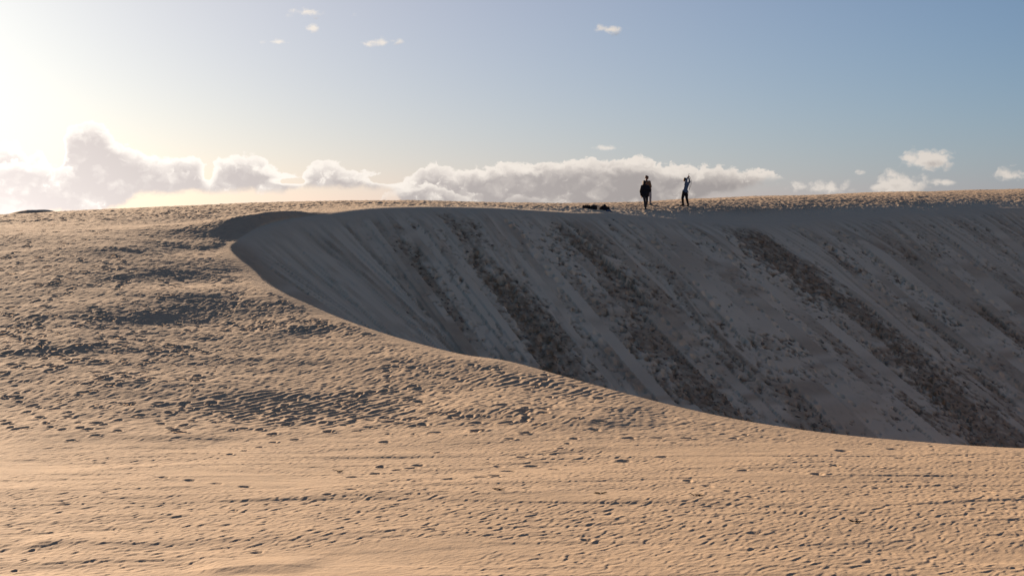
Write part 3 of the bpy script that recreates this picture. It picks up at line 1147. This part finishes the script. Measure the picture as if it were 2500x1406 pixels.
def eyes(c, f, u, s, parent):
    for k in (-1, 1):
        p = Vector(c) + f * 0.083 + s * k * 0.032 - u * 0.004
        grown('eye', [(p, p + f * 0.001, 0.012, 0.012)], HAIR, 0.005, parent, 1)


def foot_caps(ankle, toe_dir, up=0.0):
    a = Vector(ankle)
    t = Vector(toe_dir).normalized()
    s = t.cross(Vector((0, 0, 1)))
    heel = a - t * 0.045 - Vector((0, 0, a.z - 0.035 - up))
    ball = heel + t * 0.17 + Vector((0, 0, -0.002))
    toe = heel + t * 0.225 + Vector((0, 0, -0.006))
    return [(a, heel, 0.045, 0.036), (heel, ball, 0.036, 0.034), (ball - s * 0.014, toe - s * 0.012, 0.030, 0.026), (ball + s * 0.014, toe + s * 0.012, 0.030, 0.026),
            (a + t * 0.02, ball, 0.042, 0.034)]


def person_root(px, py, label, group=None):
    x, y = ray_ground(px, py)
    o = bpy.data.objects.new('person', None)
    o.empty_display_size = 0.3
    o.location = (x, y, ground_z(x, y) - 0.01)
    link(o)
    o['label'] = label
    o['category'] = 'person'
    if group:
        o['group'] = group
    return o


def thicken(caps, k, add=0.0):
    return [(a, b, r0 * k + add, r1 * k + add) for a, b, r0, r1 in caps]


def build_black_jacket_person():
    o = person_root(1575, 511.5, 'person in black hooded puffy jacket and dark leggings, hand raised to chest')
    neck, hc = V3(-0.02, 0.0, 1.42), V3(-0.03, -0.01, 1.575)
    sh_l, el_l, wr_l = V3(-0.17, 0.0, 1.34), V3(-0.25, 0.02, 1.05), V3(-0.235, -0.03, 0.81)
    sh_r, el_r, wr_r = V3(0.17, 0.0, 1.33), V3(0.285, 0.06, 1.10), V3(0.215, 0.20, 1.30)
    hip_l, kn_l, an_l = V3(-0.085, 0.0, 0.88), V3(-0.035, -0.10, 0.47), V3(-0.015, -0.04, 0.085)
    hip_r, kn_r, an_r = V3(0.10, 0.0, 0.88), V3(0.115, 0.06, 0.49), V3(0.045, 0.20, 0.10)
    torso = chain([(V3(0.0, 0, 0.90), 0.115), (V3(0.0, 0, 1.10), 0.10), (V3(-0.01, 0, 1.30), 0.115)])
    torso += [(V3(-0.09, 0, 0.90), V3(0.09, 0, 0.90), 0.10, 0.10), (V3(-0.10, 0, 1.28), V3(0.10, 0, 1.28), 0.095, 0.095), (sh_l, sh_r, 0.06, 0.06)]
    hd, f, u, s = head(hc, (0.55, 0.75, -0.15), (0, 0, 1), 0.094)
    arms = chain([(sh_l, 0.052), (el_l, 0.040), (wr_l, 0.028)]) + chain([(sh_r, 0.052), (el_r, 0.040), (wr_r, 0.028)])
    legs_l = chain([(hip_l, 0.085), (kn_l, 0.055), (kn_l * 0.55 + an_l * 0.45 + V3(0, -0.012, 0), 0.052), (an_l, 0.036)])
    legs_r = chain([(hip_r, 0.085), (kn_r, 0.055), (kn_r * 0.55 + an_r * 0.45 + V3(0, -0.012, 0), 0.052), (an_r, 0.036)])
    body = torso + [(neck - V3(0, 0, 0.06), hc - u * 0.05, 0.052, 0.050)] + hd + arms + legs_l + legs_r
    body += hand(wr_l, (0.05, -0.02, -1), (1, 0.2, 0), 0.35, 1) + hand(wr_r, (-0.25, 0.15, 1), (-0.4, -0.8, 0), 0.8, -1)
    body += foot_caps(an_l, (0.15, 1, 0)) + foot_caps(an_r, (0.2, 1, 0))
    grown('body', body, SKIN, 0.0085, o, 3)
    jacket = thicken(torso, 1.15, 0.035) + thicken(arms[:1], 1.1, 0.040) + thicken(arms[2:3], 1.1, 0.040)
    jacket += [(arms[1][0], arms[1][1] * 0.92 + arms[1][0] * 0.08, 0.078, 0.052), (arms[3][0], arms[3][1] * 0.9 + arms[3][0] * 0.1, 0.078, 0.052)]
    jacket += [(V3(-0.12, 0.0, 0.80), V3(0.12, 0.0, 0.80), 0.115, 0.115), (V3(-0.15, 0, 1.0), V3(0.14, 0, 1.0), 0.125, 0.125),
               (V3(-0.10, -0.04, 1.20), V3(0.10, -0.04, 1.20), 0.135, 0.135), (V3(-0.05, -0.07, 1.36), V3(0.02, -0.07, 1.37), 0.085, 0.085)]
    j = grown('jacket', jacket, BLACK, 0.014, o, 5)
    grown('hood', [(V3(-0.09, -0.08, 1.40), V3(0.05, -0.09, 1.40), 0.065, 0.065), (V3(-0.02, -0.09, 1.44), V3(-0.02, -0.10, 1.38), 0.075, 0.080)], BLACK, 0.012, j, 4)
    trousers = thicken(legs_l[:3], 1.06, 0.010) + thicken(legs_r[:3], 1.06, 0.010) + [(V3(-0.07, 0, 0.88), V3(0.07, 0, 0.88), 0.115, 0.115)]
    grown('leggings', trousers, DENIM, 0.011, o, 4)
    for an, t in ((an_l, (0.15, 1, 0)), (an_r, (0.2, 1, 0))):
        grown('shoe', thicken(foot_caps(an, t), 1.0, 0.010), SHOE, 0.009, o, 3)
    grown('hair', [(hc + u * 0.03 - f * 0.03, hc + u * 0.025 + f * 0.015, 0.104, 0.092), (hc - f * 0.05, hc - f * 0.075 - u * 0.10, 0.085, 0.060),
                   (hc - f * 0.07 - u * 0.08, hc - f * 0.08 - u * 0.19, 0.055, 0.03)], HAIR, 0.010, o, 3)
    return o


def build_tall_person():
    o = person_root(1582.5, 500.5, 'tall person with cropped hair, tan top and grey trousers behind the black jacket')
    hc = V3(-0.085, 0.0, 1.685)
    neck = V3(-0.115, 0.0, 1.54)
    sh_l, el_l, wr_l = V3(-0.285, 0.0, 1.42), V3(-0.30, -0.10, 1.12), V3(-0.16, -0.24, 1.02)
    sh_r, el_r, wr_r = V3(0.075, -0.02, 1.42), V3(0.16, -0.05, 1.13), V3(0.125, -0.16, 0.90)
    hip_l, kn_l, an_l = V3(-0.075, 0.0, 0.92), V3(-0.09, -0.05, 0.50), V3(-0.09, 0.02, 0.09)
    hip_r, kn_r, an_r = V3(0.085, 0.0, 0.92), V3(0.125, -0.06, 0.50), V3(0.125, 0.0, 0.09)
    torso = chain([(V3(0.0, 0, 0.95), 0.12), (V3(-0.04, 0, 1.15), 0.105), (V3(-0.10, 0, 1.36), 0.12)])
    torso += [(V3(-0.08, 0, 0.95), V3(0.08, 0, 0.95), 0.105, 0.105), (V3(-0.20, 0, 1.35), V3(0.01, 0, 1.35), 0.10, 0.10), (sh_l, sh_r, 0.065, 0.065)]
    hd, f, u, s = head(hc, (0.85, -0.35, -0.30), (0, 0, 1), 0.10)
    arms = chain([(sh_l, 0.058), (el_l, 0.042), (wr_l, 0.029)]) + chain([(sh_r, 0.058), (el_r, 0.042), (wr_r, 0.029)])
    legs_l = chain([(hip_l, 0.09), (kn_l, 0.058), (an_l, 0.038)])
    legs_r = chain([(hip_r, 0.09), (kn_r, 0.058), (an_r, 0.038)])
    body = torso + [(neck - V3(0, 0, 0.06), hc - u * 0.05 - f * 0.01, 0.060, 0.055)] + hd + arms + legs_l + legs_r
    body += hand(wr_l, (0.8, -0.5, 0.1), (0, 0.3, 1), 0.6, 1) + hand(wr_r, (0.0, -0.4, -1), (-1, 0, 0), 0.5, -1)
    body += foot_caps(an_l, (0.4, -1, 0)) + foot_caps(an_r, (0.8, -0.6, 0))
    grown('body', body, SKIN_DARK, 0.0085, o, 3)
    grown('shirt', thicken(torso, 1.06, 0.016) + thicken(arms[:1], 1.05, 0.016) + thicken(arms[2:3], 1.05, 0.016) + [(V3(-0.06, 0, 0.93), V3(0.08, 0, 0.92), 0.13, 0.13)], TAN, 0.012, o, 4)
    grown('trousers', thicken(legs_l, 1.05, 0.022) + thicken(legs_r, 1.05, 0.022) + [(V3(-0.07, 0, 0.90), V3(0.07, 0, 0.90), 0.118, 0.118)], GREY, 0.012, o, 4)
    for an, t in ((an_l, (0.4, -1, 0)), (an_r, (0.8, -0.6, 0))):
        grown('shoe', thicken(foot_caps(an, t), 1.0, 0.010), SOLE, 0.009, o, 3)
    grown('hair', [(hc + u * 0.028 - f * 0.035, hc + u * 0.036 + f * 0.020, 0.101, 0.088)], HAIR_BROWN, 0.010, o, 3)
    eyes(hc, f, u, s, o)
    return o


def build_reaching_person():
    o = person_root(1671.5, 503.5, 'person in pale blue shirt and black trousers leaning back, arms raised overhead')
    hc = V3(0.02, 0.02, 1.635)
    hand_l, hand_r = V3(0.205, -0.10, 1.80), V3(0.245, 0.02, 1.76)
    sh_l, el_l = V3(0.06, -0.09, 1.44), V3(0.115, -0.15, 1.66)
    sh_r, el_r = V3(0.22, 0.10, 1.42), V3(0.335, 0.12, 1.50)
    hip_l, kn_l, an_l = V3(-0.045, -0.02, 0.86), V3(-0.145, -0.10, 0.50), V3(-0.10, 0.0, 0.095)
    hip_r, kn_r, an_r = V3(0.085, 0.02, 0.85), V3(0.125, -0.02, 0.48), V3(0.215, 0.04, 0.095)
    torso = chain([(V3(0.03, 0, 0.90), 0.115), (V3(0.07, 0, 1.12), 0.105), (V3(0.13, 0, 1.34), 0.115)])
    torso += [(V3(-0.04, 0, 0.89), V3(0.09, 0, 0.89), 0.105, 0.105), (V3(0.07, -0.07, 1.33), V3(0.17, 0.07, 1.33), 0.095, 0.095), (sh_l, sh_r, 0.062, 0.062)]
    hd, f, u, s = head(hc, (-0.75, 0.55, 0.35), (-0.25, 0.1, 1), 0.096)
    arms = chain([(sh_l, 0.055), (el_l, 0.042), (hand_l, 0.029)]) + chain([(sh_r, 0.055), (el_r, 0.042), (hand_r, 0.029)])
    legs_l = chain([(hip_l, 0.092), (kn_l, 0.062), (an_l, 0.04)])
    legs_r = chain([(hip_r, 0.092), (kn_r, 0.062), (an_r, 0.04)])
    body = torso + [(V3(0.11, 0.0, 1.42), hc - u * 0.05 - f * 0.01, 0.058, 0.052)] + hd + arms + legs_l + legs_r
    body += hand(hand_l, (0.25, 0.5, 0.8), (0.6, 0.4, -0.5), 1.0, 1) + hand(hand_r, (0.0, -0.55, 0.8), (0.6, -0.3, -0.5), 1.0, -1)
    body += foot_caps(an_l, (-1, -0.25, 0)) + foot_caps(an_r, (-0.45, -0.9, 0))
    grown('body', body, SKIN_DARK, 0.0085, o, 3)
    sleeves = thicken(arms[:1], 1.04, 0.015) + thicken(arms[2:3], 1.04, 0.015)
    sleeves += [(arms[1][0], arms[1][1] * 0.8 + arms[1][0] * 0.2, 0.056, 0.046), (arms[3][0], arms[3][1] * 0.75 + arms[3][0] * 0.25, 0.056, 0.046)]
    grown('shirt', thicken(torso, 1.05, 0.018) + sleeves + [(V3(-0.04, 0, 0.92), V3(0.11, 0, 0.90), 0.118, 0.118)], BLUE, 0.012, o, 4)
    grown('trousers', thicken(legs_l, 1.06, 0.022) + thicken(legs_r, 1.06, 0.022) + [(V3(-0.05, 0, 0.85), V3(0.08, 0, 0.85), 0.120, 0.120)], BLACK, 0.012, o, 4)
    for an, t in ((an_l, (-1, -0.25, 0)), (an_r, (-0.45, -0.9, 0))):
        grown('boot', thicken(foot_caps(an, t), 1.0, 0.012) + [(Vector(an), Vector(an) + V3(0, 0, 0.09), 0.056, 0.058)], SHOE, 0.009, o, 3)
    grown('hair', [(hc + u * 0.03 - f * 0.03, hc + u * 0.034 + f * 0.02, 0.106, 0.092), (hc - f * 0.055, hc - f * 0.07 - u * 0.07, 0.080, 0.060)], HAIR, 0.010, o, 3)
    # the cord, held in both hands
    base = Vector(o.location)

    def strand(pts, r):
        P = catmull(np.array(pts), 6)
        return [(Vector(a), Vector(b), r, r) for a, b in zip(P[:-1], P[1:])]
    grip = (0.26, -0.04, 1.875)
    a = [grip, (0.325, -0.02, 1.80), (0.395, 0.0, 1.63), (0.42, 0.0, 1.44), (0.365, 0.0, 1.22), (0.285, 0.0, 1.02), (0.225, -0.02, 0.78), (0.205, -0.03, 0.62)]
    b = [grip, (0.30, -0.05, 1.74), (0.325, -0.06, 1.52), (0.315, -0.06, 1.28), (0.275, -0.05, 1.04), (0.245, -0.04, 0.86)]
    c = [grip, (0.215, -0.06, 1.94), (0.25, -0.06, 1.985), (0.32, -0.05, 1.99)]
    bm = bmesh.new()
    for st in (a, b, c):
        for cp in strand([Vector(q) + base for q in st], 0.009):
            capsule_bm(bm, *cp, seg=6)
    me = bpy.data.meshes.new('cord')
    bm.to_mesh(me)
    bm.free()
    me.materials.append(CORD)
    k = link(bpy.data.objects.new('cord', me))
    k['label'] = 'thin dark cord hanging in a loop from the raised hands'
    k['category'] = 'cord'
    return o


build_black_jacket_person()
build_tall_person()
build_reaching_person()


# ------------------------------------------------------------------ bags and clothes left on the sand
def soft_box(name, size, mat, parent, loc=(0, 0, 0), rotz=0.0, bulge=0.06, sag=0.03, seed=1):
    sx, sy, sz = size
    bm = bmesh.new()
    bmesh.ops.create_cube(bm, size=1.0)
    bmesh.ops.subdivide_edges(bm, edges=bm.edges[:], cuts=9, use_grid_fill=True)
    for v in bm.verts:
        x, y, z = v.co * 2
        k = 1 + bulge * (1 - x * x) * (1 - y * y) * 0.6
        r = 0.88 + 0.12 * (1 - max(abs(x * y), abs(y * z), abs(x * z)) ** 3)
        nx_ = float(perlin(np.array([x * 1.7 + seed]), np.array([y * 1.7 + z]), 401)[0])
        v.co = Vector((x * sx / 2 * r * (1 + bulge * (1 - z * z) * 0.4), y * sy / 2 * r, (z * 0.5 + 0.5) * sz * k * (1 - sag * nx_ * 3 * (z > 0)) + 0.006 * nx_))
    me = bpy.data.meshes.new(name)
    bm.to_mesh(me)
    bm.free()
    me.polygons.foreach_set('use_smooth', np.ones(len(me.polygons), bool))
    me.materials.append(mat)
    o = link(bpy.data.objects.new(name, me), parent)
    o.location = loc
    o.rotation_euler = (0, 0, rotz)
    return o


def tube(name, pts, r, mat, parent, seg=6):
    P = catmull(np.array(pts, float), 4)
    bm = bmesh.new()
    for a, b in zip(P[:-1], P[1:]):
        capsule_bm(bm, a, b, r, r, seg=seg)
    me = bpy.data.meshes.new(name)
    bm.to_mesh(me)
    bm.free()
    me.materials.append(mat)
    return link(bpy.data.objects.new(name, me), parent)


def root(name, px, py, label, cat, rotz=0.0):
    x, y = ray_ground(px, py)
    o = bpy.data.objects.new(name, None)
    o.empty_display_size = 0.2
    o.location = (x, y, ground_z(x, y) - 0.015)
    o.rotation_euler = (0, 0, rotz)
    link(o)
    o['label'] = label
    o['category'] = cat
    return o


b1 = root('long_bag', 1432.5, 509.5, 'long flat black bag with a white tag lying on the sand', 'bag', -0.08)
soft_box('shell', (0.52, 0.26, 0.165), BLACK, b1, seed=2)
tube('zip', [(-0.24, -0.06, 0.168), (0, -0.07, 0.176), (0.24, -0.06, 0.168)], 0.006, SHOE, b1)
tube('handle', [(-0.10, -0.09, 0.160), (-0.07, -0.12, 0.195), (0.05, -0.12, 0.195), (0.08, -0.09, 0.160)], 0.010, SHOE, b1)
soft_box('tag', (0.025, 0.012, 0.11), WHITE, b1, (0.235, -0.138, 0.03), 0.1, seed=3)
b2 = root('square_bag', 1449.5, 511.8, 'upright square black bag between the long bag and the clothes heap', 'bag', 0.12)
soft_box('shell', (0.36, 0.24, 0.235), BLACK, b2, seed=5)
soft_box('lid', (0.33, 0.22, 0.03), SHOE, b2, (0, 0, 0.225), 0.0, seed=6)
tube('strap', [(0.16, -0.06, 0.16), (0.21, -0.10, 0.05), (0.29, -0.14, 0.022), (0.40, -0.16, 0.02), (0.50, -0.20, 0.02)], 0.016, SHOE, b2)


def heap(name, px, py, label, cat, size, mat, seed, rough=0.35):
    x, y = ray_ground(px, py)
    nu, nv = 48, 24
    V, Fc = [], []
    for j in range(nv + 1):
        th = j / nv * math.pi / 2
        for i in range(nu):
            ph = 2 * math.pi * i / nu
            dx, dy, dz = math.cos(ph) * math.cos(th), math.sin(ph) * math.cos(th), math.sin(th)
            n = float(fbm(np.array([dx * 1.6 + seed]), np.array([dy * 1.6 + dz * 1.3]), 411, 3, 0.6)[0])
            fold = abs(float(perlin(np.array([dx * 3.1 + dz * 2 + seed]), np.array([dy * 2.0]), 415)[0]))
            k = 1 + rough * n - 0.22 * fold
            V.append((dx * k * size[0] / 2, dy * k * size[1] / 2, (dz ** 1.1) * k * size[2] * (1.15 - 0.35 * dx) - 0.01))
    for j in range(nv):
        for i in range(nu):
            a, b = j * nu + i, j * nu + (i + 1) % nu
            Fc.append((a, b, b + nu, a + nu))
    me = bpy.data.meshes.new(name)
    me.from_pydata(V, [], Fc)
    me.polygons.foreach_set('use_smooth', np.ones(len(Fc), bool))
    me.materials.append(mat)
    o = link(bpy.data.objects.new(name, me))
    o.location = (x, y, ground_z(x, y) - 0.01)
    o['label'] = label
    o['category'] = cat
    return o


heap('clothes_heap', 1477, 513.5, 'crumpled black jacket dropped in a heap on the sand', 'jacket', (0.60, 0.34, 0.235), BLACK, 3.0)
heap('folded_cloth', 1486.5, 516.8, 'pale blue cloth spilling out beside the black heap', 'cloth', (0.34, 0.22, 0.085), BLUE, 8.0, 0.5)

# ------------------------------------------------------------------ clods of damp sand on the slip face
CLOD = SAND.copy()
CLOD.name = 'damp_clod'
_t = NT(CLOD.node_tree)
_b = CLOD.node_tree.nodes['Principled BSDF']
_co = _t.node('ShaderNodeTexCoord').outputs['Object']
_t.put(_b.inputs['Base Color'], _t.mix(_t.noise(_co, 5.0, 3, 0.6), (0.14, 0.104, 0.073), (0.30, 0.23, 0.165)))


def clod_mesh(k):
    bm = bmesh.new()
    bmesh.ops.create_icosphere(bm, subdivisions=1, radius=1.0)
    r_ = random.Random(k)
    for v in bm.verts:
        v.co *= r_.uniform(0.65, 1.2)
        v.co.z *= 0.55
    me = bpy.data.meshes.new('sand_clod')
    bm.to_mesh(me)
    bm.free()
    me.materials.append(CLOD)
    return me


CLODS = [clod_mesh(k) for k in range(6)]
cr = random.Random(21)
cand = in_m[(damp[in_m] > 0.35) & (gdf[in_m] > 1.0) & (gdn[in_m] > 2.0) & (np.abs(aa.ravel()[in_m]) < 0.37)]
# only where the far wall can be seen over the near rim
vis_row = HY - (gz[cand] / gy[cand]) * F
vis_col = CX + gx[cand] / gy[cand] * F
near_px = np.array([b[0] for b in BRINK[:13]][::-1])
near_py = np.array([b[1] for b in BRINK[:13]][::-1])
cand = cand[vis_row < np.interp(vis_col, near_px, near_py) + 10]
pick = [int(cand[cr.randrange(len(cand))]) for _ in range(1500)]
spots = [(gx[i], gy[i], gz[i] + EYE, min(0.12, 0.028 * math.exp(abs(cr.gauss(0, 0.55))))) for i in pick]
spots.sort(key=lambda q: -q[3] / q[1])
for k, (x_, y_, z_, r_) in enumerate(spots[:290]):
    o = bpy.data.objects.new('sand_clod', CLODS[k % 6])
    o.location = (x_, y_, z_ + r_ * 0.15)
    o.scale = (r_ * cr.uniform(0.8, 1.3), r_ * cr.uniform(1.0, 1.9), r_)
    o.rotation_euler = (0.45 + cr.uniform(-0.3, 0.3), cr.uniform(-0.4, 0.4), 0.62 + cr.uniform(-0.7, 0.7))
    link(o, slip)
VV, FF = [], []
for k, (x_, y_, z_, r_) in enumerate(spots[290:]):
    me = CLODS[k % 6]
    a = cr.uniform(0, 6.28)
    n0 = len(VV)
    for v in me.vertices:
        c_, s_ = math.cos(a), math.sin(a)
        VV.append((x_ + (v.co.x * c_ - v.co.y * s_) * r_ * 1.2, y_ + (v.co.x * s_ + v.co.y * c_) * r_, z_ + v.co.z * r_ + r_ * 0.15))
    FF += [tuple(n0 + i for i in p.vertices) for p in me.polygons]
me = bpy.data.meshes.new('small_clods')
me.from_pydata(VV, [], FF)
me.materials.append(CLOD)
o = link(bpy.data.objects.new('small_clods', me), slip)
o['kind'] = 'stuff'

# ------------------------------------------------------------------ dark scraps on the sunlit flat
for k, (px, py) in enumerate(((830, 1151), (1465, 1208), (2090, 1274), (1700, 1214), (1215, 1201))):
    x_, y_ = ray_ground(px, py)
    bm = bmesh.new()
    q = random.Random(60 + k)
    for i in range(6):
        a = q.uniform(-0.6, 0.6) + (math.pi if i % 2 else 0)
        L = q.uniform(0.05, 0.11)
        st = V3(q.uniform(-0.05, 0.05), q.uniform(-0.03, 0.03), 0.012)
        capsule_bm(bm, st, st + V3(math.cos(a) * L, math.sin(a) * L * 0.6, q.uniform(0.0, 0.035)), q.uniform(0.006, 0.011), 0.003, seg=6)
    me = bpy.data.meshes.new('debris_scrap')
    bm.to_mesh(me)
    bm.free()
    me.materials.append(SHOE)
    o = link(bpy.data.objects.new('debris_scrap', me))
    o.location = (x_, y_, ground_z(x_, y_))
    o['label'] = 'small dark scrap of debris lying on the sunlit sand'
    o['category'] = 'debris'
    o['group'] = 'dark scraps on the sunlit sand'
